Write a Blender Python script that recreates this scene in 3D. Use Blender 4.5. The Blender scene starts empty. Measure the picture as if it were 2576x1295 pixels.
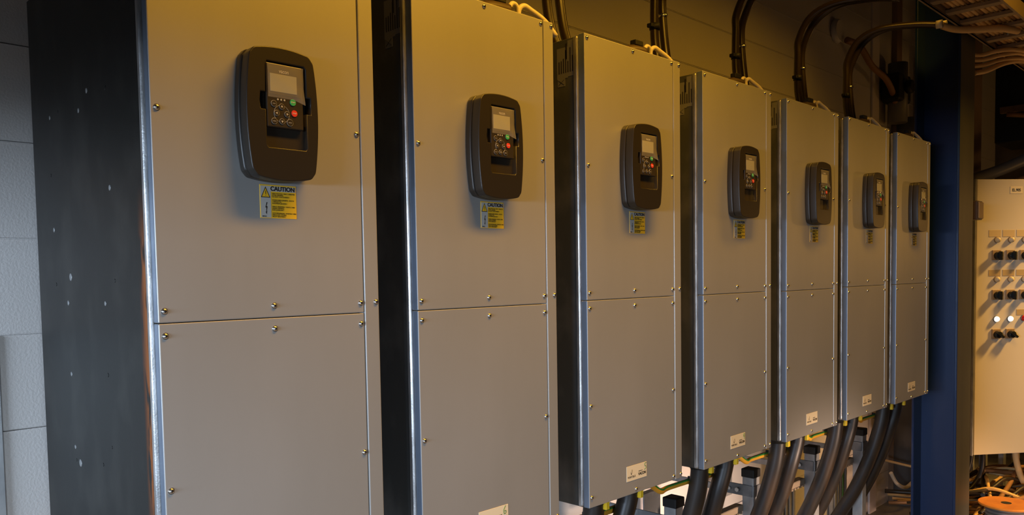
import bpy, bmesh, math, random
from mathutils import Vector, Matrix
random.seed(7)
C = bpy.context.scene.collection
SC = bpy.context.scene
def S(r, g, b):
    f = lambda v: (v/255/12.92) if v/255 <= .04045 else ((v/255+.055)/1.055)**2.4
    return (f(r), f(g), f(b), 1)

# ------------------------------------------------------------------ camera
cam = bpy.data.objects.new('camera', bpy.data.cameras.new('camera')); C.objects.link(cam); SC.camera = cam
yaw, pit, rol = 0.783934, -0.051299, -0.016251
fw = Vector((math.sin(yaw)*math.cos(pit), math.cos(yaw)*math.cos(pit), math.sin(pit)))
rt = Vector((math.cos(yaw), -math.sin(yaw), 0)); up = rt.cross(fw)
r2 = rt*math.cos(rol)+up*math.sin(rol); u2 = up*math.cos(rol)-rt*math.sin(rol)
M = Matrix((r2, u2, -fw)).transposed().to_4x4()
M.translation = Vector((-0.5546, -1.4611, 0.6838))
cam.matrix_world = M
cam.data.sensor_width = 36; cam.data.lens = 2000/2576*36
cam.data.shift_y = (794.32-647.5)/2576
cam.data.clip_start = .02

# ------------------------------------------------------------------ light
SC.view_settings.view_transform = 'Standard'; SC.view_settings.look = 'None'
SC.view_settings.gamma = 1; SC.view_settings.use_curve_mapping = False
SC.view_settings.exposure = 0.0
w = bpy.data.worlds.new('world'); SC.world = w; w.use_nodes = True
w.node_tree.nodes['Background'].inputs[0].default_value = (.5, .6, .8, 1)
w.node_tree.nodes['Background'].inputs[1].default_value = 0.06
def lamp(name, kind, loc, col, e, size=.1, to=None, sy=None, spread=None):
    d = bpy.data.lights.new(name, kind); d.color = col; d.energy = e
    if kind == 'AREA':
        d.size = size
        if sy: d.shape = 'RECTANGLE'; d.size_y = sy
        if spread: d.spread = spread
    else: d.shadow_soft_size = size
    o = bpy.data.objects.new(name, d); o.location = loc; C.objects.link(o)
    if to is not None: o.rotation_euler = (Vector(to)-Vector(loc)).to_track_quat('-Z', 'Y').to_euler()
    return o
SOD = (1, .48, .035)
lamp('sodium_lamp_near', 'AREA', (1.0, -.95, 2.45), SOD, 37, 1.4, to=(1.0, -.50, 0), sy=.25, spread=2.3)
lamp('sodium_lamp_aisle', 'AREA', (3.2, -.95, 2.75), SOD, 25, 1.4, to=(3.3, -.50, 0), sy=.3, spread=2.35)
lamp('sodium_lamp_far', 'AREA', (6.5, -1.9, 2.4), (1, .53, .11), 24, .3, to=(6.0, -.4, .1), spread=1.1)
lamp('ladder_fill', 'POINT', (7.4, -1.8, 1.1), (1, .50, .12), 11, .12)  # added fill to brighten the cable ladder, no known lamp there
lamp('wall_fill_low', 'AREA', (4.3, -3.2, -.80), (1, .60, .36), 6, .3, to=(5.2, .9, -1.35), spread=.56)  # added fill that brightens the wall below the far cabinets
lamp('wall_fill_mid', 'AREA', (2.4, -3.2, -.60), (1, .70, .52), 12, .3, to=(2.9, .9, -.8), spread=.55)  # second added fill, carries the brightening further left along the low wall
# daylight: the open doorway of the left wall and a cool fill added behind the camera
lamp('daylight_doorway', 'AREA', (-6.0, -1.7, .72), (.62, .78, 1), 460, 3.2, to=(1, -.6, .5), sy=.4)
lamp('daylight_fill', 'AREA', (-2.3, -6.5, .40), (.70, .84, 1), 205, 2.0, to=(.3, 0, .3), sy=.40)

# ------------------------------------------------------------------ materials
MT = {}
def mat(name, col, rough=.5, metal=0, spec=.5, noise=None, bump=None, emit=None, coat=0, alpha=None):
    """noise=(scale, col2, contrast lo, hi, stretch xyz); bump=(scale, strength, dist)"""
    m = bpy.data.materials.new(name); m.use_nodes = True; n = m.node_tree.nodes; l = m.node_tree.links
    b = n['Principled BSDF']; b.inputs['Base Color'].default_value = col
    b.inputs['Roughness'].default_value = rough; b.inputs['Metallic'].default_value = metal
    b.inputs['Specular IOR Level'].default_value = spec; b.inputs['Coat Weight'].default_value = coat
    tc = n.new('ShaderNodeTexCoord')
    if noise:
        sc, c2, lo, hi, st = noise
        mp = n.new('ShaderNodeMapping'); mp.inputs['Scale'].default_value = st
        t = n.new('ShaderNodeTexNoise'); t.inputs['Scale'].default_value = sc; t.inputs['Detail'].default_value = 6
        r = n.new('ShaderNodeMapRange'); r.inputs[1].default_value = lo; r.inputs[2].default_value = hi
        x = n.new('ShaderNodeMix'); x.data_type = 'RGBA'
        x.inputs['A'].default_value = col; x.inputs['B'].default_value = c2
        l.new(tc.outputs['Object'], mp.inputs[0]); l.new(mp.outputs[0], t.inputs['Vector'])
        l.new(t.outputs[0], r.inputs[0]); l.new(r.outputs[0], x.inputs['Factor']); l.new(x.outputs['Result'], b.inputs['Base Color'])
        m['mix'] = x.name
    if bump:
        t = n.new('ShaderNodeTexNoise'); t.inputs['Scale'].default_value = bump[0]; t.inputs['Detail'].default_value = 3
        bp = n.new('ShaderNodeBump'); bp.inputs['Strength'].default_value = bump[1]; bp.inputs['Distance'].default_value = bump[2]
        l.new(tc.outputs['Object'], t.inputs['Vector']); l.new(t.outputs[0], bp.inputs['Height']); l.new(bp.outputs[0], b.inputs['Normal'])
    if emit: b.inputs['Emission Color'].default_value = emit[0]; b.inputs['Emission Strength'].default_value = emit[1]
    if alpha is not None: b.inputs['Alpha'].default_value = alpha
    MT[name] = m; return m
PAINT = mat('cabinet_paint', (.42, .42, .41, 1), .42, .35, .5, noise=(3, (.37, .37, .355, 1), .35, .7, (1, 1, .35)), bump=(900, .12, .0006))
FLANGE = mat('flange_daylight_tint', (.20, .245, .32, 1), .42, .6, .5)  # same cover paint, blue daylight cast and shade put into the colour
EDGE = mat('zinc_edge', (.62, .62, .62, 1), .34, .85, .5, noise=(60, (.4, .4, .4, 1), .4, .65, (1, 1, .3)), bump=(300, .3, .001))
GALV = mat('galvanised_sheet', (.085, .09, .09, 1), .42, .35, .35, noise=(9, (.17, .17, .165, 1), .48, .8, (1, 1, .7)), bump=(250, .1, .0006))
WELD = mat('weld_mark', (.32, .33, .33, 1), .45, .5)
PLAST = mat('black_plastic', (.022, .018, .014, 1), .36, 0, .5, bump=(700, .12, .0004))
PLAST2 = mat('keypad_plastic', (.032, .025, .018, 1), .4, 0, .45)
DEEP = mat('slot_black', (.006, .006, .006, 1), .6)
LCD = mat('lcd', (.30, .30, .22, 1), .3, 0, .4)
INK = mat('dark_ink', (.012, .010, .010, 1), .6)
WINK = mat('pale_ink', (.45, .43, .38, 1), .5)
GINK = mat('green_ink', (.10, .22, .03, 1), .6)
YEL = mat('sticker_yellow', (.86, .50, .02, 1), .45)
CLEARG = mat('sticker_grey', (.47, .46, .42, 1), .45)
CREAM = mat('cream_plate', (.85, .74, .52, 1), .45)
GREEN = mat('green_button', (.05, .42, .14, 1), .4)
RED = mat('red_button', (.75, .05, .03, 1), .4)
CHROME = mat('screw_steel', (.75, .73, .70, 1), .22, 1)
LBL = mat('grey_label', (.18, .18, .18, 1), .5)
TUBE = mat('black_cable_jacket', (.012, .010, .009, 1), .42, 0, .5, noise=(14, (.045, .025, .012, 1), .5, .8, (1, 1, .25)))
CONDUIT = mat('brown_cable_jacket', (.030, .020, .013, 1), .27, 0, .5)
WHITEC = mat('white_cable_jacket', (.74, .66, .52, 1), .45)
TAG = mat('yellow_tag', (.85, .55, .02, 1), .5)
OR = mat('yellow_ground_jacket', (.75, .38, .03, 1), .4)
GR = mat('green_stripe_jacket', (.04, .25, .04, 1), .4)
PANEL = mat('embossed_panel', (.60, .57, .54, 1), .45, 0, .5, bump=(160, .5, .002))
PINK = mat('pale_trim', (.72, .66, .66, 1), .5)
BROWNP = mat('brown_sheet', (.30, .20, .12, 1), .6, noise=(4, (.13, .08, .05, 1), .4, .7, (1, 1, .3)))
CONC = mat('concrete', (.32, .30, .27, 1), .8, noise=(5, (.16, .15, .14, 1), .35, .7, (1, 1, 1)))
DARKW = mat('dark_wall', (.10, .085, .07, 1), .8, noise=(3, (.05, .04, .035, 1), .35, .7, (1, 1, .5)))
CEIL = mat('ceiling_sheet', (.10, .09, .08, 1), .8)
BLUE = mat('blue_paint', (.004, .020, .080, 1), .38, 0, .5, bump=(90, .1, .002))
FLG = mat('blue_column_lit_face', (.085, .085, .075, 1), .5, noise=(6, (.055, .06, .055, 1), .4, .7, (1, 1, .3)))  # blue steel face with the warm lamp light put into its colour
ZINC = mat('zinc_strut', (.42, .43, .43, 1), .42, .45, .5, noise=(22, (.28, .29, .30, 1), .4, .7, (1, 1, .5)))
ZDARK = mat('zinc_bracket', (.20, .21, .22, 1), .4, .55, .5, noise=(16, (.3, .31, .32, 1), .5, .7, (1, 1, 1)))
RAIL = mat('slotted_rail', (.34, .26, .18, 1), .5, .3)
BOXP = mat('beige_box_paint', (.70, .63, .50, 1), .42, 0, .5, bump=(400, .1, .0005))
BOXS = mat('box_gasket', (.10, .09, .08, 1), .5)
LEG = mat('legend_plate_tan', (.46, .34, .17, 1), .5)
LEGB = mat('legend_plate_cream', (.62, .48, .26, 1), .5)
KNOBB = mat('knob_black', (.010, .012, .012, 1), .35)
TANK = mat('switch_base', (.33, .22, .11, 1), .5)
LW = mat('lit_lamp_lens', (.9, .9, .85, 1), .3, emit=((1, 1, .92, 1), .9))
LC = mat('cream_lamp_lens', (.72, .60, .38, 1), .3)
LR = mat('red_lamp_lens', (.62, .01, .008, 1), .25)
TCAB = mat('tan_cable', (.74, .48, .20, 1), .5)
TCABD = mat('brown_cable', (.26, .13, .05, 1), .55)
LADD = mat('ladder_steel', (.30, .23, .16, 1), .5, .3)
JB = mat('junction_brown', (.07, .045, .03, 1), .45)
REEL = mat('reel_orange', (.80, .30, .04, 1), .55, noise=(12, (.65, .22, .03, 1), .4, .7, (1, 1, 1)))
PIPE = mat('pipe_grey', (.16, .155, .15, 1), .45)
GRN = mat('green_wire', (.12, .30, .03, 1), .5)
FILM = mat('clear_film', (.9, .85, .75, 1), .08, 0, .9, alpha=.16)

def rustmat():
    m = GALV.copy(); m.name = 'galvanised_sheet_rusty_shaded'; n = m.node_tree.nodes; l = m.node_tree.links
    b = n['Principled BSDF']; mix = [x for x in n if x.bl_idname == 'ShaderNodeMix'][0]
    mix.inputs['A'].default_value = (.022, .023, .022, 1); mix.inputs['B'].default_value = (.055, .055, .050, 1)  # same sheet as the other bodies, shade put into a darker base
    tc = [x for x in n if x.bl_idname == 'ShaderNodeTexCoord'][0]
    sp = n.new('ShaderNodeSeparateXYZ'); l.new(tc.outputs['Object'], sp.inputs[0])
    def rng(src, a, b_, c=0, d=1):
        r = n.new('ShaderNodeMapRange'); r.inputs[1].default_value = a; r.inputs[2].default_value = b_
        r.inputs[3].default_value = c; r.inputs[4].default_value = d; l.new(src, r.inputs[0]); return r.outputs[0]
    def mul(a, b_):
        k = n.new('ShaderNodeMath'); k.operation = 'MULTIPLY'; l.new(a, k.inputs[0]); l.new(b_, k.inputs[1]); return k.outputs[0]
    t = n.new('ShaderNodeTexNoise'); mp = n.new('ShaderNodeMapping'); mp.inputs['Scale'].default_value = (1, 14, 2.6)
    t.inputs['Scale'].default_value = 4; t.inputs['Detail'].default_value = 4
    l.new(tc.outputs['Object'], mp.inputs[0]); l.new(mp.outputs[0], t.inputs[0])
    f = mul(rng(sp.outputs[1], .085, .058), mul(rng(sp.outputs[2], .12, .3), mul(rng(sp.outputs[2], .86, .7), rng(t.outputs[0], .40, .50))))
    x = n.new('ShaderNodeMix'); x.data_type = 'RGBA'; x.inputs['B'].default_value = (.28, .09, .025, 1)
    l.new(mix.outputs['Result'], x.inputs['A']); l.new(f, x.inputs['Factor']); l.new(x.outputs['Result'], b.inputs['Base Color'])
    l.new(rng(f, 0, 1, .75, 0), b.inputs['Metallic']); l.new(rng(f, 0, 1, .38, .8), b.inputs['Roughness'])
    return m
GALVR = rustmat()

# ------------------------------------------------------------------ geometry helpers
class G:
    """collects geometry for ONE mesh object"""
    def __init__(s): s.bm = bmesh.new(); s.mats = []
    def mi(s, m):
        if m not in s.mats: s.mats.append(m)
        return s.mats.index(m)
    def _fin(s, before, m, smooth=False):
        i = s.mi(m)
        for f in s.bm.faces:
            if f not in before: f.material_index = i; f.smooth = smooth
    def box(s, x0, x1, y0, y1, z0, z1, m, bev=0, seg=2):
        before = set(s.bm.faces)
        r = bmesh.ops.create_cube(s.bm, size=1)
        for v in r['verts']:
            v.co = Vector(((x0+x1)/2+v.co.x*(x1-x0), (y0+y1)/2+v.co.y*(y1-y0), (z0+z1)/2+v.co.z*(z1-z0)))
        if bev:
            es = list({e for v in r['verts'] for e in v.link_edges})
            bmesh.ops.bevel(s.bm, geom=es, offset=bev, segments=seg, affect='EDGES', profile=.5)
        s._fin(before, m); return s
    def cyl(s, p0, p1, r, m, n=16, r1=None, bev=0):
        before = set(s.bm.faces)
        p0 = Vector(p0); p1 = Vector(p1); d = p1-p0
        T = Matrix.Translation((p0+p1)/2) @ d.to_track_quat('Z', 'Y').to_matrix().to_4x4()
        q = bmesh.ops.create_cone(s.bm, cap_ends=True, segments=n, radius1=r, radius2=r if r1 is None else r1, depth=d.length, matrix=T)
        if bev:
            es = [e for e in {e for v in q['verts'] for e in v.link_edges} if any(len(f.verts) > 4 for f in e.link_faces)]
            bmesh.ops.bevel(s.bm, geom=es, offset=bev, segments=2, affect='EDGES')
        i = s.mi(m)
        for f in s.bm.faces:
            if f not in before: f.material_index = i; f.smooth = len(f.verts) <= 4
        return s
    def dome(s, c, axis, r, h, m, n=14):
        """a pan/dome head standing on a surface, axis = outward"""
        before = set(s.bm.faces)
        a = Vector(axis).normalized(); q = a.to_track_quat('Z', 'Y').to_matrix(); c = Vector(c); rings = []
        for k in range(5):
            t = k/5*math.pi/2
            rings.append([s.bm.verts.new(c+q@Vector((r*math.cos(t)*math.cos(u), r*math.cos(t)*math.sin(u), h*math.sin(t)))) for u in [2*math.pi*j/n for j in range(n)]])
        top = s.bm.verts.new(c+a*h)
        for k in range(4):
            for j in range(n): s.bm.faces.new((rings[k][j], rings[k][(j+1) % n], rings[k+1][(j+1) % n], rings[k+1][j]))
        for j in range(n): s.bm.faces.new((rings[4][j], rings[4][(j+1) % n], top))
        s._fin(before, m, True); return s
    def tube(s, pts, r, m, n=10, sub=6, cap=True):
        """smooth swept tube through points (Catmull-Rom)"""
        before = set(s.bm.faces)
        P = [Vector(p) for p in pts]; Q = []
        if len(P) == 2 or sub <= 1: Q = P
        else:
            E = [P[0]*2-P[1]]+P+[P[-1]*2-P[-2]]
            for i in range(1, len(E)-2):
                for k in range(sub):
                    t = k/sub; a, b, c, d = E[i-1:i+3]
                    Q.append(.5*((2*b)+(c-a)*t+(2*a-5*b+4*c-d)*t*t+(3*b-a-3*c+d)*t**3))
            Q.append(P[-1])
        ref = None; rings = []
        for i, p in enumerate(Q):
            t = ((Q[i+1] if i+1 < len(Q) else p)-(Q[i-1] if i else p)).normalized()
            if ref is None: ref = t.orthogonal().normalized()
            ref = (ref-t*ref.dot(t)).normalized(); o = t.cross(ref)
            rr = r(i/(len(Q)-1)) if callable(r) else r
            rings.append([s.bm.verts.new(p+(ref*math.cos(u)+o*math.sin(u))*rr) for u in [2*math.pi*j/n for j in range(n)]])
        for a, b in zip(rings, rings[1:]):
            for j in range(n): s.bm.faces.new((a[j], a[(j+1) % n], b[(j+1) % n], b[j]))
        i = s.mi(m)
        if cap: s.bm.faces.new(rings[0][::-1]); s.bm.faces.new(rings[-1])
        for f in s.bm.faces:
            if f not in before: f.material_index = i; f.smooth = len(f.verts) == 4
        return s
    def ring(s, c, axis, R, r, m, n=22, k=8):
        a = Vector(axis).normalized(); q = a.to_track_quat('Z', 'Y').to_matrix(); c = Vector(c); before = set(s.bm.faces)
        V = [[s.bm.verts.new(c+q@Vector(((R+r*math.cos(v))*math.cos(u), (R+r*math.cos(v))*math.sin(u), r*math.sin(v)))) for v in [2*math.pi*j/k for j in range(k)]] for u in [2*math.pi*i/n for i in range(n)]]
        for i in range(n):
            for j in range(k): s.bm.faces.new((V[i][j], V[(i+1) % n][j], V[(i+1) % n][(j+1) % k], V[i][(j+1) % k]))
        s._fin(before, m, True); return s
    def poly(s, pts, m, thick=None, axis=(0, 1, 0)):
        """flat polygon, given thickness along axis"""
        before = set(s.bm.faces)
        a = [s.bm.verts.new(p) for p in pts]; f = s.bm.faces.new(a)
        if thick:
            d = Vector(axis)*thick; b = [s.bm.verts.new(Vector(p)+d) for p in pts]; s.bm.faces.new(b[::-1])
            for i in range(len(a)): j = (i+1) % len(a); s.bm.faces.new((a[j], a[i], b[i], b[j]))
        s._fin(before, m); return s
    def done(s, name, parent=None, loc=None):
        bmesh.ops.recalc_face_normals(s.bm, faces=s.bm.faces)
        me = bpy.data.meshes.new(name); s.bm.to_mesh(me); s.bm.free()
        for m in s.mats: me.materials.append(m)
        return link(name, me, parent, loc)
def link(name, me, parent=None, loc=None):
    o = bpy.data.objects.new(name, me); C.objects.link(o)
    if parent: o.parent = parent
    if loc: o.location = loc
    return o
def tag(o, label=None, cat=None, group=None, kind=None):
    if label: o['label'] = label
    if cat: o['category'] = cat
    if group: o['group'] = group
    if kind: o['kind'] = kind
    return o
def empty(name, loc=(0, 0, 0), rz=0):
    o = bpy.data.objects.new(name, None); C.objects.link(o); o.location = loc; o.rotation_euler.z = rz; o.empty_display_size = .05
    return o
KIDS = {}
def copy_tree(o, parent=None):
    c = o.copy(); C.objects.link(c)
    if parent: c.parent = parent
    for ch in [x for x in C.objects if x.parent == o and x != c]: copy_tree(ch, c)
    return c
def text_me(txt, size, m, depth=.0002, align='CENTER', sx=1, bold=0):
    """lettering in the XZ plane, facing -Y, as a mesh"""
    cu = bpy.data.curves.new('lettering', 'FONT'); cu.body = txt; cu.size = size; cu.align_x = align; cu.align_y = 'CENTER'
    cu.extrude = depth; cu.offset = bold
    t = bpy.data.objects.new('lettering', cu); C.objects.link(t)
    bpy.context.view_layer.update()
    me = bpy.data.meshes.new_from_object(t.evaluated_get(bpy.context.evaluated_depsgraph_get()))
    bpy.data.objects.remove(t)
    me.transform(Matrix.Diagonal((sx, 1, 1, 1))); me.transform(Matrix.Rotation(math.pi/2, 4, 'X'))
    me.materials.clear(); me.materials.append(m); return me
def addtext(g, txt, size, m, loc, **k):
    me = text_me(txt, size, m, **k); me.transform(Matrix.Translation(loc))
    before = set(g.bm.faces); g.bm.from_mesh(me); i = g.mi(m)
    for f in g.bm.faces:
        if f not in before: f.material_index = i
    bpy.data.meshes.remove(me); return g
def curve_plate(outline, holes, y0, y1, bev, m, name, parent):
    """flat plate with holes in the XZ plane between depths y0 (front) and y1 (back), edges rounded"""
    cu = bpy.data.curves.new(name, 'CURVE'); cu.dimensions = '2D'; cu.fill_mode = 'BOTH'
    for pts in [outline]+holes:
        sp = cu.splines.new('POLY'); sp.points.add(len(pts)-1)
        for q, (x, z) in zip(sp.points, pts): q.co = (x, z, 0, 1)
        sp.use_cyclic_u = True
    cu.extrude = (y1-y0)/2-bev; cu.bevel_depth = bev; cu.bevel_resolution = 3; cu.offset = -bev
    t = bpy.data.objects.new(name, cu); C.objects.link(t); bpy.context.view_layer.update()
    me = bpy.data.meshes.new_from_object(t.evaluated_get(bpy.context.evaluated_depsgraph_get())); bpy.data.objects.remove(t)
    me.transform(Matrix.Rotation(math.pi/2, 4, 'X')); me.transform(Matrix.Translation((0, (y0+y1)/2, 0)))
    me.materials.clear(); me.materials.append(m); me.name = name
    bm = bmesh.new(); bm.from_mesh(me); bmesh.ops.remove_doubles(bm, verts=bm.verts, dist=1e-6); bmesh.ops.recalc_face_normals(bm, faces=bm.faces); bm.to_mesh(me); bm.free()
    return link(name, me, parent)
def rrect(x0, x1, z0, z1, r, n=5):
    P = []
    for cx, cz, a in ((x1-r, z1-r, 0), (x0+r, z1-r, 90), (x0+r, z0+r, 180), (x1-r, z0+r, 270)):
        for k in range(n+1):
            t = math.radians(a+90*k/n); P.append((cx+r*math.cos(t), cz+r*math.sin(t)))
    return P
def struct(o): o['kind'] = 'structure'; return o

# ------------------------------------------------------------------ the room
FZ = -1.2; CZ = 4.4; YW = .90
struct(G().box(-3.1, 9.1, -4.6, 1.2, FZ-.12, FZ, CONC).done('floor'))
struct(G().box(-3.1, 9.1, -4.6, 1.2, CZ, CZ+.12, CEIL).done('ceiling'))
g = G(); g.box(-3.0, 9.0, YW+.012, YW+.14, FZ, CZ, PANEL)
z = -1.4275
while z < CZ:
    z0, z1 = max(z, FZ), min(z+.2455, CZ)
    if z1-z0 > .02: g.box(-3.0, 9.0, YW, YW+.012, z0+.0006, z1-.0006, PANEL, .0004, 1); g.box(-3.0, 9.0, YW-.0022, YW, z1-.004, z1-.0006, PANEL)
    z += .2475
struct(g.done('wall_back'))
struct(G().box(-.9, 9.0, -4.6, -4.5, FZ, CZ, DARKW).box(-3.0, -.9, -4.6, -4.5, .50, CZ, DARKW).done('wall_front'))  # low gap at the left is added to admit and crop the fill
struct(G().box(9.0, 9.1, -4.5, 1.04, FZ, CZ, DARKW).done('wall_right'))
# left wall with the open doorway daylight comes through
struct(G().box(-3.1, -3.0, -4.5, -2.0, FZ, CZ, DARKW).box(-3.1, -3.0, .75, 1.04, FZ, CZ, DARKW).box(-3.1, -3.0, -2.0, .75, .84, CZ, DARKW).done('wall_left'))

# ------------------------------------------------------------------ drive cabinets
W, H = .48, 1.3618
XS = [0.0034, 0.5939, 1.2075, 1.8275, 2.4404, 3.0302, 3.6252]
ZS = [.0013, -.0006, .0019, -.0001, -.0028, .0007, -.0004]
def body_mesh(name, m, parent, marks=False):
    g = G(); g.box(0, W, .0375, .735, 0, H-.004, m, .0015, 1)
    g.box(0, W, .022, .0375, 0, .012, m); g.box(0, W, .022, .0375, H-.016, H-.004, m)
    g.box(W-.0015, W, .022, .0375, .012, H-.016, m)
    if marks:
        for y, zz in [(.49, .694), (.598, .678), (.515, .636), (.213, .684), (.273, .638), (.515, .475), (.275, .491), (.51, .309), (.269, .342), (.478, .277), (.505, .28), (.327, .297), (.333, 1.077), (.223, 1.064), (.531, 1.064), (.389, 1.045), (.592, 1.06), (.603, .93), (.22, .868), (.597, .804)]:
            r = random.uniform(.0035, .007) if (y, zz) not in ((.49, .694), (.478, .277)) else .0095
            g.cyl((0, y, zz), (-.0006, y, zz), r, WELD if r > .005 else m, 12, r*.7)
    return g.done(name, parent)
cab = empty('drive_cabinet')
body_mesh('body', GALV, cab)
G().box(-.0065, .006, .0222, .0385, .001, H-.004, EDGE, .0058, 4).done('edge_strip', cab)
def cover(name, x0, x1, z0, z1, yf):
    g = G(); g.box(x0, x1, yf, .022, z0, z1, PAINT, .0022, 3)
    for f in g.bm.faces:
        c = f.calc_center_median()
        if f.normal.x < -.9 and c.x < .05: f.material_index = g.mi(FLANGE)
    return g.done(name, cab)
cover('upper_cover', 0, .4415, .606, H, 0)
cover('lower_cover', 0, .4415, 0, .6045, 0)
cover('side_strip', .443, W, 0, H, -.0022)
# screws
g = G(); g.cyl((0, 0, 0), (0, -.0008, 0), .0062, CHROME, 18); g.dome((0, -.0008, 0), (0, -1, 0), .0054, .0036, CHROME)
g.box(-.0028, .0028, -.0047, -.0043, -.0006, .0006, INK).box(-.0006, .0006, -.0047, -.0043, -.0028, .0028, INK)
scr = g.done('screw', cab)
sp = [(.0115, z) for z in (.030, .298, .582, .627, .992, 1.349)]+[(.228, z) for z in (.0125, .583, .629, 1.350)]+[(.4335, z) for z in (.0125, .298, .582, .627, .991, 1.350)]+[(.472, z) for z in (.0145, .628, 1.350)]
for k, (x, z) in enumerate(sp):
    o = scr if k == 0 else scr.copy()
    if k: C.objects.link(o)
    o.location = (x, -.0022 if x > .45 else 0, z); o.rotation_euler.y = random.uniform(0, 1.5)
# keypad housing
cx, z0, z1 = .2355, .8820, 1.1185
def barrel(hw, hz0, hz1, arch, bow, r=.008):
    P = []
    N = 14
    c = [(-1, 1), (1, 1), (1, -1), (-1, -1)]
    for k in range(N+1):
        t = -1+2*k/N; P.append((cx+t*(hw-bow-.004*(abs(t) == 1)), hz1+arch*(1-t*t)-.005*(abs(t) == 1)))
    for k in range(N+1):
        t = 1-2*k/N; zz = (hz0+hz1)/2+t*((hz1-hz0)/2-.010); P.append((cx+hw-bow*t*t, zz))
    for k in range(N+1):
        t = 1-2*k/N; P.append((cx+t*(hw-bow-.004*(abs(t) == 1)), hz0-arch*(1-t*t)+.005*(abs(t) == 1)))
    for k in range(N+1):
        t = -1+2*k/N; zz = (hz0+hz1)/2+t*((hz1-hz0)/2-.010); P.append((cx-hw+bow*t*t, zz))
    for _ in range(3):
        P = [q for a, b in zip(P, P[1:]+P[:1]) for q in ((a[0]*.75+b[0]*.25, a[1]*.75+b[1]*.25), (a[0]*.25+b[0]*.75, a[1]*.25+b[1]*.75))]
    return P[::-1]
kh = curve_plate(barrel(.0790, z0, z1, .0095, .0085), [], -.020, .0, .004, PLAST, 'keypad_housing', cab)
slot = [(.200, 1.092), (.2035, 1.099), (.2815, 1.099), (.2855, 1.094), (.2855, 1.0395), (.2955, 1.0395), (.2955, 1.0075), (.2855, 1.0075), (.2855, .940), (.282, .9355), (.2025, .9355), (.199, .940), (.199, 1.0070), (.1885, 1.0070), (.1865, 1.0225), (.1885, 1.0395), (.199, 1.0395)]
curve_plate(barrel(.0765, z0, z1, .0095, .0085), [slot], -.047, -.0205, .0022, PLAST, 'front_bezel', kh)
G().box(.1992, .2853, -.034, -.0212, .9357, 1.0988, PLAST2).done('recess_floor', kh)
G().box(.187, .198, -.026, -.021, 1.0085, 1.038, DEEP).done('release_tab', kh); G().box(.2865, .2945, -.026, -.021, 1.0085, 1.038, DEEP).done('release_tab', kh)
g = G(); g.box(.2010, .2790, -.0455, -.034, .9745, 1.0965, PLAST2, .002, 2)
g.box(.2045, .2730, -.0462, -.0455, 1.037, 1.0905, INK, .0003, 1)
g.done('keypad', kh)
G().box(.2085, .2655, -.0470, -.0463, 1.0425, 1.0765, LCD, .0003, 1).done('display', kh)
g = G(); addtext(g, 'vacon', .0105, WINK, (.2385, -.0467, 1.0825), bold=.0001, sx=.85)
g.done('lettering', kh)
for x in (.2245, .2315, .2385): G().cyl((x, -.0455, 1.0285), (x, -.0462, 1.0285), .0019, WINK, 10).done('status_lamp', kh)
def button(x, z, r, m, txt=None, icon=None):
    g = G(); g.cyl((x, -.0455, z), (x, -.0472, z), r, m, 22, r*.93)
    if m is PLAST2: g.ring((x, -.0466, z), (0, 1, 0), r, .00035, WINK, 22, 5)
    if txt: addtext(g, txt, r*.5, WINK if m is PLAST2 else CREAM, (x, -.0474, z), bold=.00001)
    if icon:
        a = {'u': 90, 'd': 270, 'l': 180, 'r': 0}[icon]
        tri = [(x+.0028*math.cos(math.radians(a+q)), -.0474, z+.0028*math.sin(math.radians(a+q))) for q in (0, 120, 240)]
        g.poly(tri, WINK, .0002)
    g.done('button', kh)
button(.2565, 1.0265, .0066, GREEN, 'START'); button(.2590, 1.0055, .0066, RED, 'STOP')
button(.2155, 1.0195, .0058, PLAST2, 'reset'); button(.2320, 1.0155, .0054, PLAST2, icon='u')
button(.2210, 1.0020, .0054, PLAST2, icon='l'); button(.2430, 1.0020, .0054, PLAST2, icon='r')
button(.2320, .9870, .0054, PLAST2, icon='d'); button(.2155, .9860, .0058, PLAST2, 'select'); button(.2490, .9865, .0066, PLAST2, 'enter')
G().ring((.2320, -.0457, 1.0015), (0, 1, 0), .0165, .0003, WINK, 30, 5).done('button_ring', kh)
# peeling clear film over the display
g = G(); nx, nz = 16, 14; V = []
for i in range(nx+1):
    r = []
    for j in range(nz+1):
        u, v = i/nx, j/nz
        x = .2030+u*.0765; z = 1.0310+v*.0640
        y = -.0482-.0022*math.sin(u*math.pi)*math.sin(v*math.pi)**.5-.006*max(0, u-.72)*max(0, .4-v)*9-.0007*math.sin(9*u+5*v)*math.sin(7*v)
        z -= .010*max(0, u-.72)*max(0, .35-v)*9
        r.append(g.bm.verts.new((x, y, z)))
    V.append(r)
for i in range(nx):
    for j in range(nz): f = g.bm.faces.new((V[i][j], V[i+1][j], V[i+1][j+1], V[i][j+1])); f.smooth = True
g.mi(FILM); g.done('clear_film', kh)
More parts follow.
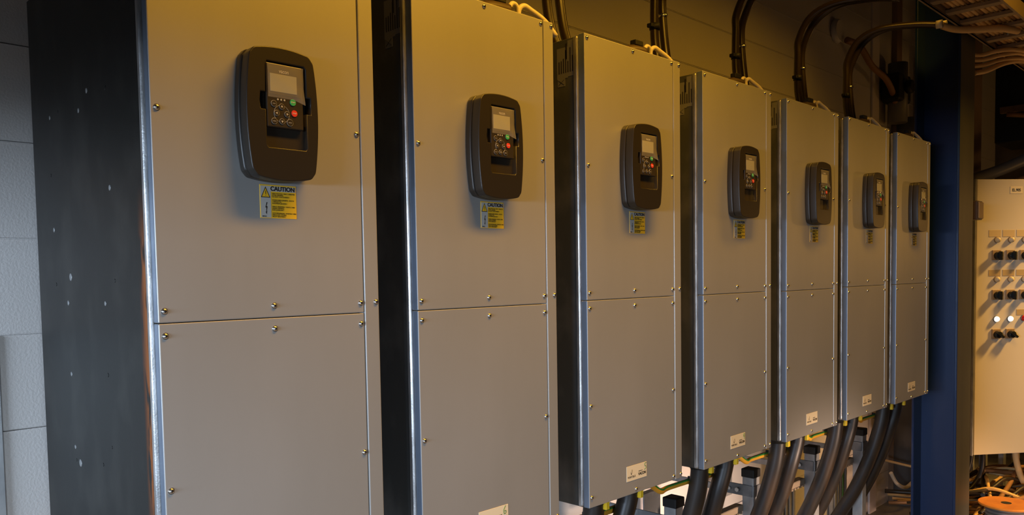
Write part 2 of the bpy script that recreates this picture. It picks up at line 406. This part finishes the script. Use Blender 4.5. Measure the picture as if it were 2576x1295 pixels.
# caution sticker
st = G().box(.2040, .2835, -.0006, .0001, .8030, .8690, YEL, .0002, 1).done('caution_sticker', cab)
g = G(); g.box(.2055, .2820, -.0009, -.0005, .8560, .8665, CLEARG).box(.2055, .2275, -.0009, -.0005, .8042, .8562, CLEARG)
g.done('grey_field', st)
g = G(); addtext(g, 'CAUTION', .0120, INK, (.2535, -.0011, .8612), bold=.0004, sx=.98)
tri = [(.2062, .8435), (.2262, .8435), (.2162, .8650)]
def t3(k, y): cxx, czz = .2162, .8500; return [(cxx+(x-cxx)*k, y, czz+(z-czz)*k) for x, z in tri]
g.poly(t3(1, -.0011), INK, .0003)
bolt = [(.2180, .8345), (.2150, .8235), (.2172, .8240), (.2165, .8150), (.2150, .8160), (.2172, .8105), (.2187, .8170), (.2178, .8165), (.2196, .8265), (.2172, .8262), (.2198, .8340)]
g.poly([(x, -.0011, z) for x, z in bolt], INK, .0003)
rows = ['HIGH VOLTAGE. WAIT 5 MINUTES', 'AFTER OPENING', 'DO NOT TOUCH INSIDE !', '', 'VAARALLINEN JANNITE. ODOTA', '5 MINUUTTIA', 'AVAAMISEN JALKEEN !', '', 'FARLIG SPANNING. VANTA 5 MIN', 'INNAN OPPNING', 'ROR EJ INSIDAN !', '', 'HOCHSPANNUNG. WARTEN 5 MIN', 'NACH DEM OFFNEN', 'NICHT BERUHREN !']
for k, r in enumerate(rows):
    if r: addtext(g, r, .0038, INK, (.2300, -.0007, .8520-k*.00325), align='LEFT', sx=.86)
addtext(g, '00252', .004, INK, (.2125, -.0011, .8065), sx=.9)
g.done('print', st)
g = G(); g.poly(t3(.78, -.0013), YEL, .0002); g.box(.2157, .2167, -.0016, -.0013, .8500, .8570, INK).box(.2157, .2167, -.0016, -.0013, .8470, .8484, INK)
g.done('warning_triangle', st)
# nameplate
npl = G().box(.1785, .2820, -.0010, .0001, .0425, .0895, CREAM, .0003, 1).done('nameplate', cab)
g = G(); addtext(g, 'WÄRTSILÄ', .0090, INK, (.2030, -.0012, .0545), sx=.92)
fl = [(.2015, .0610), (.1990, .0640), (.1988, .0685), (.2020, .0735), (.2042, .0760), (.2012, .0715), (.2006, .0680), (.2016, .0648), (.2040, .0635)]
g.poly([(x, -.0012, z) for x, z in fl], INK, .0003)
g.tube([(.2052, -.0012, .0775), (.2062, -.0012, .0700), (.2040, -.0012, .0635)], .0004, INK, 5)
addtext(g, 'DRIVEN BY', .0042, INK, (.2490, -.0012, .0660))
addtext(g, 'VACON', .0118, INK, (.2575, -.0012, .0570), bold=.0004, sx=.95)
g.done('print', npl)
# rating label on the left side of the body
g = G()
lx = -.0008
g.box(lx, .0001, .062, .103, 1.247, 1.335, LBL).box(lx, .0001, .040, .062, 1.250, 1.352, LBL).box(lx, .0001, .073, .101, 1.225, 1.247, LBL)
rl = g.done('rating_label', cab)
g = G()
for k in range(7): g.box(lx-.0003, lx, .042+.0085*k, .0455+.0085*k, 1.262, 1.262+random.uniform(.03, .07), INK)
g.box(lx-.0003, lx, .064, .070, 1.30, 1.345, INK)
g.tube([(lx-.0002, .076, 1.229), (lx-.0002, .098, 1.244)], .0006, INK, 5).tube([(lx-.0002, .098, 1.229), (lx-.0002, .076, 1.244)], .0006, INK, 5)
g.done('print', rl)

where = ['largest and nearest grey drive cabinet, rust streaks down its left side',
 'grey drive cabinet second from the left, green 6 on its nameplate at the frame edge',
 'grey drive cabinet third from the left, green 5 handwritten on its nameplate',
 'grey drive cabinet in the middle of the row of seven, green 4 on its nameplate',
 'grey drive cabinet third from the far end of the row',
 'grey drive cabinet second from the far end, one before the blue column',
 'farthest grey drive cabinet, directly beside the blue steel column']
cabs = []
for i in range(7):
    c = cab if i == 0 else copy_tree(cab)
    cabs.append(c)
for i, c in enumerate(cabs):
    c.location = (XS[i], 0, ZS[i]); tag(c, where[i], 'electrical cabinet', 'wall row of variable speed drive cabinets')
# first one: rusty, shade-darkened side with weld marks
for ch in [x for x in C.objects if x.parent == cabs[0]]:
    if ch.name.startswith('body'): bpy.data.objects.remove(ch)
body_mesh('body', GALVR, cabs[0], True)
def plate_of(c): return [x for x in C.objects if x.parent == c and x.name.startswith('nameplate')][0]
for i, path in ((1, [(.272, .0875), (.2655, .077), (.2670, .0675), (.2725, .0680), (.2735, .0735), (.2680, .0745)]),
                (2, [(.2795, .0870), (.2725, .0860), (.2715, .0790), (.2770, .0765), (.2765, .0690), (.2690, .0665)]),
                (3, [(.2720, .0880), (.2690, .0780), (.2765, .0770), (.2765, .0770), (.2770, .0870), (.2755, .0660)])):
    G().tube([(x, -.0013, z) for x, z in path], .0009, GINK, 6).done('handwritten_number', plate_of(cabs[i]))

# ------------------------------------------------------------------ cables and cable glands on top of the cabinets
nth = ['nearest cabinet', 'second cabinet', 'third cabinet', 'fourth cabinet', 'fifth cabinet', 'sixth cabinet', 'farthest cabinet']
TOPX = [.26, .26, .265, .262, .265, .275, .265]
for i in range(1, 7):
    X = XS[i]; xc = X+TOPX[i]; zt = H+ZS[i]-.004
    for k, dx in enumerate((-.034, .034)):
        t = empty('power_cable', (xc+dx, .35, zt+.001))
        ex = .02*k; dr = .10 if i < 6 else .12
        yoff = (.0, .012)[k]
        pts = [(.05+ex if i == 2 else .02+ex*1.5, -.05 if i == 2 else -.02, .0), (.05+ex if i == 2 else .02+ex*1.5, -.05 if i == 2 else -.02, .02), (.016 if i == 2 else .006, -.018, .10), (0, 0, .22), (0, yoff, .38), (0, -.005, .46), (.015, -.06, .56), (.045, -.16, .605+yoff), (dr, -.30, .61+yoff), (dr+.06, -.40, .60+yoff)]
        G().tube(pts, .0165, CONDUIT, 14, 6).done('jacket', t)
        if k == 0: G().cyl((0, 0, .262), (0, 0, .285), .0205, DEEP, 14).box(-.036, 0, -.012, .012, .266, .281, DEEP, .002, 1).done('clamp', t)
        else:
            G().cyl((0, .008, .325), (0, .0085, .337), .018, CHROME, 14).done('band', t)
        tag(t, ('left' if k == 0 else 'right')+' of the two thick brown cables rising from the top of the '+nth[i], 'cable', 'thick brown supply cables above the cabinets')
        if i == 6:
            g = G(); g.cyl((dr+.06, -.395, .60+yoff), (dr+.064, -.425, .60+yoff), .021, WHITEC, 14); g.done('end_sleeve', t)
    # white control cable loop with black gland block near the front
    t = empty('control_cable', (X+.40, .07, zt-.006))
    g = G(); g.tube([(-.012, 0, .0), (-.012, 0, .048), (.004, .0, .062), (.020, 0, .048), (.020, 0, .002)], .0065, WHITEC, 8); 
    g.tube([(.030, .01, .0), (.032, .01, .050), (.048, .005, .066), (.072, 0, .058), (.115, -.01, .036), (.150, -.02, .0)], .0078, WHITEC, 8)
    g.tube([(.030, .03, .0), (.034, .03, .036), (.052, .025, .048), (.078, .02, .040), (.118, .01, .016), (.13, .0, .0)], .005, WHITEC, 8)
    g.done('jacket', t)
    G().tube([(-.13, 0, .016), (-.08, 0, .032), (-.02, 0, .036)], .019, JB, 12).done('black_sleeve', t)
    G().box(-.075, -.035, -.012, .012, .050, .068, DEEP, .003, 2).done('gland_block', t)
    tag(t, 'looped white control cable with dark sleeve on top of the '+nth[i], 'cable', 'white cable loops on the cabinet tops')
# yellow-green ground cables under the cabinets
for i in range(1, 7):
    X = XS[i]-.13; zb = ZS[i]
    if i == 1: X += 0
    t = empty('ground_cable', (X, .172, zb-.082))
    L = .60 if i < 6 else .50
    P = [(.03, .03, .075), (.045, .0, .025), (.10, -.01, -.016), (.16, 0, -.018), (.30, 0, -.020), (.42, 0, -.026), (L-.10, 0, -.022), (L-.04, .0, .015), (L, .01, .075)]
    if i in (2,): P[1] = (.03, -.02, -.01)
    G().tube(P, .0095 if i > 2 else .012, OR, 10).done('jacket', t)
    G().tube([(p[0], p[1]-.006, p[2]+.0072) for p in P], .0036, GR, 8).done('green_stripe', t, None).__setitem__('label', 'green stripe')
    G().box(.315, .322, -.013, .013, -.036, -.006, DEEP).tube([(.318, 0, -.034), (.322, -.004, -.045)], .002, DEEP, 6).done('cable_tie', t)
    tag(t, 'yellow and green ground cable running under the bottom edge of the '+nth[i], 'cable', 'ground cables under the cabinets')
# thick black cables leaving the undersides
for i in range(2, 7):
    X = XS[i]
    for k, rx in enumerate((.165, .345)):
        t = empty('black_cable', (X+rx, .12, ZS[i]))
        q = -.02*k
        P = [(0, 0, 0), (0, .0, -.06), (-.005+q, .015, -.16), (-.015+q, .06, -.32), (-.03+q, .14, -.52), (-.05+q, .27, -.76), (-.06+q, .40, -1.0), (-.06+q, .53, -1.13), (-.06+q, .70, -1.162)]
        G().tube(P, .034, TUBE, 18, 6).done('jacket', t)
        G().cyl((0, 0, 0), (0, 0, -.045), .0365, DEEP, 20, bev=.003).done('collar', t)
        G().box(.006, .024, -.046, -.030, -.058, -.008, TAG, .002, 1).done('yellow_tag', t)
        tag(t, ('left' if k == 0 else 'right')+' of the two fat black cables hanging from the underside of the '+nth[i], 'cable', 'fat black cables under the cabinets')

# ------------------------------------------------------------------ galvanised strut posts below
for i, X in enumerate((2.03, 2.635, 3.245, 3.84)):
    t = empty('strut_post', (X, .26, FZ))
    Z = -FZ
    G().box(-.027, .027, -.027, .027, 0, Z-.19, ZINC, .003, 2).done('post', t)
    G().box(-.031, .031, -.031, .031, Z-.222, Z-.184, DEEP, .004, 2).done('cap', t)
    g = G().box(-.031, -.026, -.022, .15, Z-.305, Z-.255, ZDARK, .001, 1).box(-.031, .03, -.032, -.027, Z-.305, Z-.255, ZDARK, .001, 1)
    g.cyl((-.031, .045, Z-.28), (-.044, .045, Z-.28), .010, CHROME, 6).cyl((-.031, .085, Z-.28), (-.040, .085, Z-.28), .008, CHROME, 6)
    g.done('bracket', t)
    g = G().box(-.36, -.028, .02, .06, Z-.375, Z-.345, RAIL, .003, 1)
    for q in range(11): g.box(-.355+q*.03, -.343+q*.03, .018, .062, Z-.383, Z-.374, RAIL)
    g.done('slotted_rail', t)
    G().box(.14, .26, .24, .246, Z-.40, Z-.25, ZDARK, .001, 1).box(.14, .26, .246, .27, Z-.255, Z-.25, ZDARK).box(.19, .20, .246, .64, Z-.37, Z-.34, ZDARK).done('backing_plate', t)
    tag(t, 'galvanised strut post with black cap standing below the '+nth[i+3], 'post', 'capped galvanised posts under the cabinets')
# ribbed uprights on the wall
for nm, lab, x0, x1, y, za, zb in (('wall_channel', 'wide ribbed metal channel on the wall below the fifth and sixth cabinets', 4.06, 4.33, .897, FZ, -.42),
                        ('wall_channel', 'ribbed metal channel on the wall behind the sixth cabinet cables', 4.92, 5.14, .897, FZ, -.42),
                        ('wall_channel', 'tall ribbed metal channel with black end cap beside the blue column', 6.20, 6.50, .897, -.93, 1.2)):
    t = empty(nm, ((x0+x1)/2, y-.032, za)); w2 = (x1-x0)/2
    g = G().box(-w2, w2, .0, .03, 0, zb-za, ZINC, .002, 1)
    for q in range(5): xx = -w2+2*w2*(q+.5)/5; g.box(xx-w2*.1, xx+w2*.1, -.012, .0, 0, zb-za, ZINC, .002, 1)
    g.done('channel', t)
    if x0 > 6: G().box(-w2-.004, w2+.004, -.018, .03, -.04, 0, DEEP, .003, 1).done('end_cap', t)
    tag(t, lab, 'cable channel')
struct(G().box(5.64, 5.77, .885, .90, FZ, CZ, PINK, .002, 1).done('trim_1'))
struct(G().box(-2.9, .40, .25, .90, 1.50, 1.58, ZDARK, .002, 1).done('shade_ledge'))  # unseen ledge added to shade the upper left of the back wall
struct(G().box(6.06, 6.17, .86, .90, FZ, CZ, BROWNP, .002, 1).done('trim_2'))
# far left galvanised upright
t = G().box(-.30, -.056, .893, .899, FZ, .55, ZINC, .002, 1).box(-.075, -.056, .888, .893, FZ, .55, ZINC, .002, 1).done('upright_channel')
tag(t, 'galvanised upright at the far left frame edge, beside the nearest cabinet', 'post')
# green wire + beige tied cable + curved cable
t = G().tube([(3.93, .40, -.22), (3.96, .40, -.33), (3.965, .40, -.5), (3.955, .40, -.7), (3.95, .40, -1.18)], .0045, GRN, 8).done('green_wire')
tag(t, 'thin green wire hanging behind the fat black cables of the farthest cabinet', 'wire')
t = empty('beige_cable', (6.56, .86, FZ))
G().tube([(.02, 0, 0), (0, 0, .06), (-.02, 0, .3), (0, 0, 1.0), (.01, 0, 2.0), (0, 0, 3.6)], .030, WHITEC, 10).done('jacket', t)
for zz in (.04, .42, .95, 1.6, 2.5, 2.9): G().cyl((0, 0, zz), (.002, 0, zz+.015), .034, DEEP, 12).done('cable_tie', t)
tag(t, 'beige upright cable with black ties along the left of the blue column', 'cable')
t = G().tube([(5.55, .70, -.83), (5.62, .68, -.92), (5.74, .66, -.97), (5.9, .66, -.96)], .014, WHITEC, 10).done('curved_cable')
tag(t, 'short curved pale cable looping low down, left of the blue column', 'cable')

# ------------------------------------------------------------------ blue column
t = empty('steel_column', (4.3, -.09, FZ))
hh = CZ-FZ
G().box(.124, .136, .012, .225, 0, hh, BLUE).done('web', t)
g = G().box(0, .26, 0, .014, 0, hh, BLUE, .002, 1)
for f in g.bm.faces:
    if f.normal.y < -.9: f.material_index = g.mi(FLG)
g.done('flange', t); G().box(0, .26, .222, .236, 0, hh, BLUE, .002, 1).done('flange', t)
tag(t, 'tall blue painted steel column between the cabinet row and the beige control cabinet', 'column')
# conduit and junction box on the column
t = G().tube([(4.70, -.02, 1.10), (4.70, -.02, 1.60), (4.70, -.02, 1.86), (4.71, -.02, 2.3)], .011, PINK, 10).done('steel_conduit')
tag(t, 'thin pale conduit rising above the dark junction box', 'pipe')
t = empty('junction_box', (4.735, -.035, 1.02))
G().box(-.05, .05, -.045, .045, -.055, .055, JB, .004, 2).done('body', t); G().box(-.043, .043, -.053, -.045, -.048, .048, TANK, .003, 1).done('cover', t)
tag(t, 'small dark brown junction box at the upper left of the beige control cabinet', 'junction box')

# ------------------------------------------------------------------ beige control cabinet
az = math.atan2(-.613, .79)
t = empty('control_cabinet', (5.41, .128, 1.27), az)      # local +X along the face, -Y out of the face, -Z down
G().box(-.012, .95, .004, .30, -1.858, .0, BOXP, .004, 2).done('body', t)
G().box(-.012, -.004, -.004, .02, -1.858, 0, BOXS).box(-.012, -.007, -.022, -.004, -1.858, 0, ZINC).done('hinge_edge', t)
G().box(.0, .95, -.022, .003, -1.852, -.002, BOXP, .003, 2).done('door', t)
YF = -.022
lb = G().box(.238, .329, YF-.002, YF, -.098, -.050, CREAM, .001, 1); addtext(lb, 'EL.905', .026, INK, (.2835, YF-.003, -.074), bold=.0004, sx=.9); lb.done('name_label', t)
def legend(x, z, m, txt):
    g = G().box(x-.044, x+.044, YF-.002, YF, z-.022, z+.022, m, .001, 1)
    addtext(g, txt, .017, TANK, (x, YF-.003, z), sx=.9); g.done('legend_plate', t)
def pilot(x, z, m, lab):
    g = G().cyl((x, YF, z), (x, YF-.010, z), .020, TANK if m is LC else ZDARK, 20); g.dome((x, YF-.010, z), (0, -1, 0), .019, .020, m, 20); o = g.done('pilot_lamp', t); o['label'] = lab
def switch(x, z, ang, m=KNOBB):
    b = G().box(x-.031, x+.031, YF-.012, YF, z-.033, z+.033, TANK, .002, 1).done('rotary_switch', t)
    g = G().cyl((0, 0, 0), (0, -.026, 0), .025, m, 20, .022).box(-.0075, .0075, -.044, -.020, -.029, .029, m, .003, 2)
    o = g.done('knob', b); o.location = (x+.002, YF-.012, z-.004); o.rotation_euler.y = ang
for k, x in enumerate((.145, .246, .347)):
    legend(x-.012, -.361, LEGB, ('P701', 'P702', 'P703')[k]) if False else None
    G().box(x-.058, x+.030, YF-.002, YF, -.384, -.338, LEGB, .001, 1).done('legend_plate', t)
    G().box(x-.056, x+.032, YF-.002, YF, -.646, -.604, LEG, .001, 1).done('legend_plate', t)
    pilot(x, -.404, LC, 'unlit cream lamp lens'); pilot(x+.001, -.668, LC, 'unlit cream lamp lens')
    switch(x-.005, -.506, 0.0); switch(x-.002, -.771, 0.0)
    if k < 2: switch(x+.001, -1.034, -.9); pilot(x+.001, -.934, LW, 'lit white lamp')
    else: pilot(x, -.932, LR, 'red lamp'); G().box(x-.050, x+.045, YF-.002, YF, -.912, -.871, LEG, .001, 1).done('legend_plate', t)
tag(t, 'large beige control cabinet with rows of black switches and lamps at the right edge', 'electrical cabinet')
# hoses under it
for lab, P, r, m in (('left black cable curving down from the bottom of the beige control cabinet', [(5.52, .16, -.58), (5.52, .16, -.64), (5.50, .18, -.74), (5.46, .21, -.82), (5.40, .26, -.88)], .014, TUBE),
                     ('right black cable curving down from the bottom of the beige control cabinet', [(5.60, .11, -.58), (5.605, .11, -.66), (5.59, .12, -.75), (5.54, .16, -.84), (5.46, .22, -.90)], .016, TUBE),
                     ('pale orange cable dropping from beneath the beige control cabinet at the frame edge', [(5.76, -.05, -.58), (5.77, -.06, -.68), (5.80, -.09, -.80), (5.88, -.15, -.92), (6.0, -.2, -.98)], .020, TCAB)):
    t = G().tube(P, r, m, 12).done('hanging_cable'); tag(t, lab, 'cable')
# cable reel lying on its side
t = empty('cable_reel', (4.835, -.215, FZ))
G().cyl((0, 0, .462), (0, 0, .476), .147, REEL, 48, bev=.002).done('flange', t)
G().cyl((0, 0, 0), (0, 0, .014), .147, REEL, 48, bev=.002).done('flange', t)
g = G().cyl((0, 0, .014), (0, 0, .462), .095, TCABD, 32)
for k in range(21): g.ring((0, 0, .028+k*.0212), (0, 0, 1), .10, .0115, PIPE, 30, 6)
g.done('wound_cable', t)
G().cyl((0, 0, .4755), (0, 0, .4775), .028, DEEP, 20).done('hub_hole', t)
tag(t, 'orange cable reel lying flat on the floor at the bottom right corner', 'cable reel')
# tangle of cables on the floor
g = G(); rr = random.Random(3)
for k in range(70):
    a = rr.uniform(-.35, .35)+(0.0 if k % 2 else 1.1)
    c = Vector((5.75+rr.uniform(-.35, .5), .0+rr.uniform(-.35, .2), FZ+.02+.36*rr.random()**1.3))
    d = Vector((math.cos(a), math.sin(a)*-1, 0)); L = rr.uniform(.35, .8)
    z1_, z2_ = rr.uniform(.0, .10), rr.uniform(.0, .14)
    P = [c-d*L+Vector((0, 0, z1_)), c-d*L*.4+Vector((0, 0, .05)), c+Vector((0, 0, .09)), c+d*L*.5+Vector((0, 0, .04)), c+d*L+Vector((0, 0, z2_))]
    for p in P: p.z = max(p.z, FZ+.02)
    g.tube(P, rr.uniform(.008, .016), rr.choice([TCAB, TCABD, TCABD, TCAB, TUBE]), 7, 5)
tag(g.done('cable_tangle'), 'tangled heap of brown and orange cables below the beige control cabinet', 'cables', kind='stuff')
g = G().box(0, .30, 0, .16, 0, .24, ZDARK, .003, 1).box(.02, .28, .02, .14, .24, .248, PIPE)
o = g.done('metal_offcut', loc=(4.74, -.02, FZ)); o.rotation_euler.z = .4; tag(o, 'grey sheet metal piece on the floor left of the orange reel', 'metal piece')

# ------------------------------------------------------------------ overhead cable ladder
TZ = 1.95; YA, YB = -.129, -.40
t = empty('cable_ladder', (3.6, YA, TZ))
G().box(-1.2, 3.6, -.012, 0.0, 0, .075, LADD, .001, 1).box(-1.2, 3.6, -.012, .008, 0, .004, LADD).done('side_rail', t)
G().box(-1.2, 3.6, YB-YA, YB-YA+.012, 0, .075, LADD, .001, 1).done('side_rail', t)
k = 0; x = -1.15
while x < 3.6:
    G().box(x, x+.05, YB-YA+.012, -.012, .004, .022, LADD, .001, 1).done('rung', t); x += .235
for xx in (-.9, .9, 2.9): G().cyl((xx, -.135, .0), (xx, -.135, CZ-TZ), .006, ZDARK, 8).done('hanger_rod', t)
tag(t, 'overhead steel cable ladder running past the top of the blue column', 'cable tray')
for k in range(11):
    y = YA-.026-k*.0222
    P = [(2.4+.2*j, y+rr.uniform(-.003, .003), TZ+.036+rr.uniform(0, .004)) for j in range(0, 24, 3)]
    t = G().tube(P, .0105, TCAB if k % 4 else TCABD, 8, 3).done('tray_cable')
    tag(t, 'tan cable lying along the overhead cable ladder among its parallel neighbours', 'cable', 'tan cables on the ladder')
for k in range(10):
    y = YA-.03-k*.0235
    P = [(2.4+.2*j, y+rr.uniform(-.004, .004), TZ+.057+rr.uniform(0, .003)) for j in range(0, 24, 3)]
    t = G().tube(P, .0105, TCAB if k % 3 else TCABD, 8, 3).done('tray_cable')
    tag(t, 'tan cable lying along the overhead cable ladder among its parallel neighbours', 'cable', 'tan cables on the ladder')
# cables sweeping up onto the ladder
sw = [('lowest of the tan cables sweeping up to the overhead ladder right of the blue column', [(4.62, -.07, 1.80), (4.75, -.10, 1.83), (4.95, -.15, 1.90), (5.15, -.20, 1.935), (5.4, -.22, 1.94)], .014),
      ('second of the tan cables sweeping up to the overhead ladder right of the blue column', [(4.60, -.06, 1.835), (4.73, -.09, 1.86), (4.90, -.14, 1.91), (5.08, -.20, 1.94), (5.3, -.23, 1.942)], .012),
      ('third of the tan cables sweeping up to the overhead ladder right of the blue column', [(4.58, -.06, 1.87), (4.70, -.09, 1.885), (4.82, -.15, 1.92), (4.95, -.22, 1.942), (5.2, -.27, 1.942)], .012),
      ('topmost of the tan cables sweeping up to the overhead ladder right of the blue column', [(4.57, -.055, 1.90), (4.66, -.09, 1.905), (4.74, -.15, 1.93), (4.85, -.23, 1.942), (5.1, -.30, 1.942)], .012),
      ('pale sleeved cable joining the overhead ladder in front of the blue column', [(4.06, -.066, 1.955), (4.10, -.10, 1.94), (4.15, -.14, 1.935), (4.22, -.20, 1.938), (4.30, -.28, 1.94), (4.42, -.33, 1.94)], .018)]
for lab, P, r in sw:
    t = G().tube(P, r, TCAB, 10).done('branch_cable'); tag(t, lab, 'cable')

# ------------------------------------------------------------------ background above and behind
t = empty('valve', (5.93, .80, 2.0))
G().box(-.16, .10, -.06, .08, -.05, .16, DEEP, .02, 2).cyl((-.02, .0, -.20), (-.02, 0, .25), .07, PIPE, 18).done('body', t)
G().cyl((-.02, -.06, .06), (-.02, -.11, .06), .05, DEEP, 16, bev=.006).done('handwheel', t)
tag(t, 'dark valve block on a pipe high on the back wall left of the blue column', 'valve')
t = G().cyl((6.12, .80, FZ), (6.12, .80, 1.86), .085, PIPE, 20).done('vertical_pipe'); tag(t, 'dark grey upright pipe beneath the valve, left of the blue column', 'pipe')
t = G().tube([(5.05, .84, 2.27), (5.18, .80, 2.24), (5.35, .78, 2.13), (5.62, .78, 2.08), (5.80, .79, 1.99), (5.88, .8, 1.93)], .022, TCABD, 10).done('sagging_cable')
tag(t, 'brown cable sagging across the back wall toward the valve', 'cable')
g = G().cyl((5.0, .899, 2.33), (5.0, .86, 2.33), .085, PANEL, 24, .075, bev=.006); t = g.done('round_vent'); tag(t, 'round pale vent cover on the back wall above the sixth cabinet', 'vent')
# behind the control cabinet
t = G().box(-.27, .0, 0, .02, -1.0, 1.05, BROWNP, .002, 1).done('brown_panel', loc=(6.78, .45, 1.9)); t.rotation_euler.z = az+.1
tag(t, 'tall brown panel hanging behind the upper left of the beige control cabinet', 'panel')
t = G().tube([(6.35, .42, 1.36), (6.55, .25, 1.44), (6.95, .0, 1.62)], .045, PIPE, 14).done('diagonal_pipe'); tag(t, 'grey pipe slanting up behind the top of the beige control cabinet', 'pipe')
t = G().tube([(6.40, .38, 1.26), (6.62, .22, 1.33), (7.0, -.02, 1.48)], .022, TCABD, 10).done('diagonal_cable'); tag(t, 'brown cable slanting under the grey pipe above the control cabinet', 'cable')
for k, (x, y, wd, m) in enumerate(((6.30, .46, .03, ZDARK), (6.42, .40, .02, ZINC), (6.60, .36, .05, PIPE), (6.74, .26, .035, ZDARK), (6.90, .20, .045, PIPE), (7.0, .08, .03, ZINC))):
    t = G().box(x-wd, x+wd, y-.02, y+.02, FZ, 1.40-.03*k, m, .003, 1).done('upright_bar')
    tag(t, ('leftmost', 'second', 'third', 'fourth', 'fifth', 'rightmost')[k]+' of the upright grey bars seen just above the beige control cabinet', 'post', 'upright bars behind the control cabinet')
t = G().box(7.35, 7.9, -.3, .5, 1.75, 2.45, DEEP, .01, 1).box(7.3, 7.35, -.25, .45, 2.0, 2.05, BROWNP).done('dark_duct'); tag(t, 'dark box duct in the shadows above the control cabinet', 'duct')
t = G().tube([(7.1, .35, 1.95), (7.2, .1, 1.92), (7.3, -.2, 1.93), (7.4, -.5, 1.95)], .02, TCABD, 8).done('background_cable'); tag(t, 'brown cable crossing the dark duct at the upper right', 'cable')
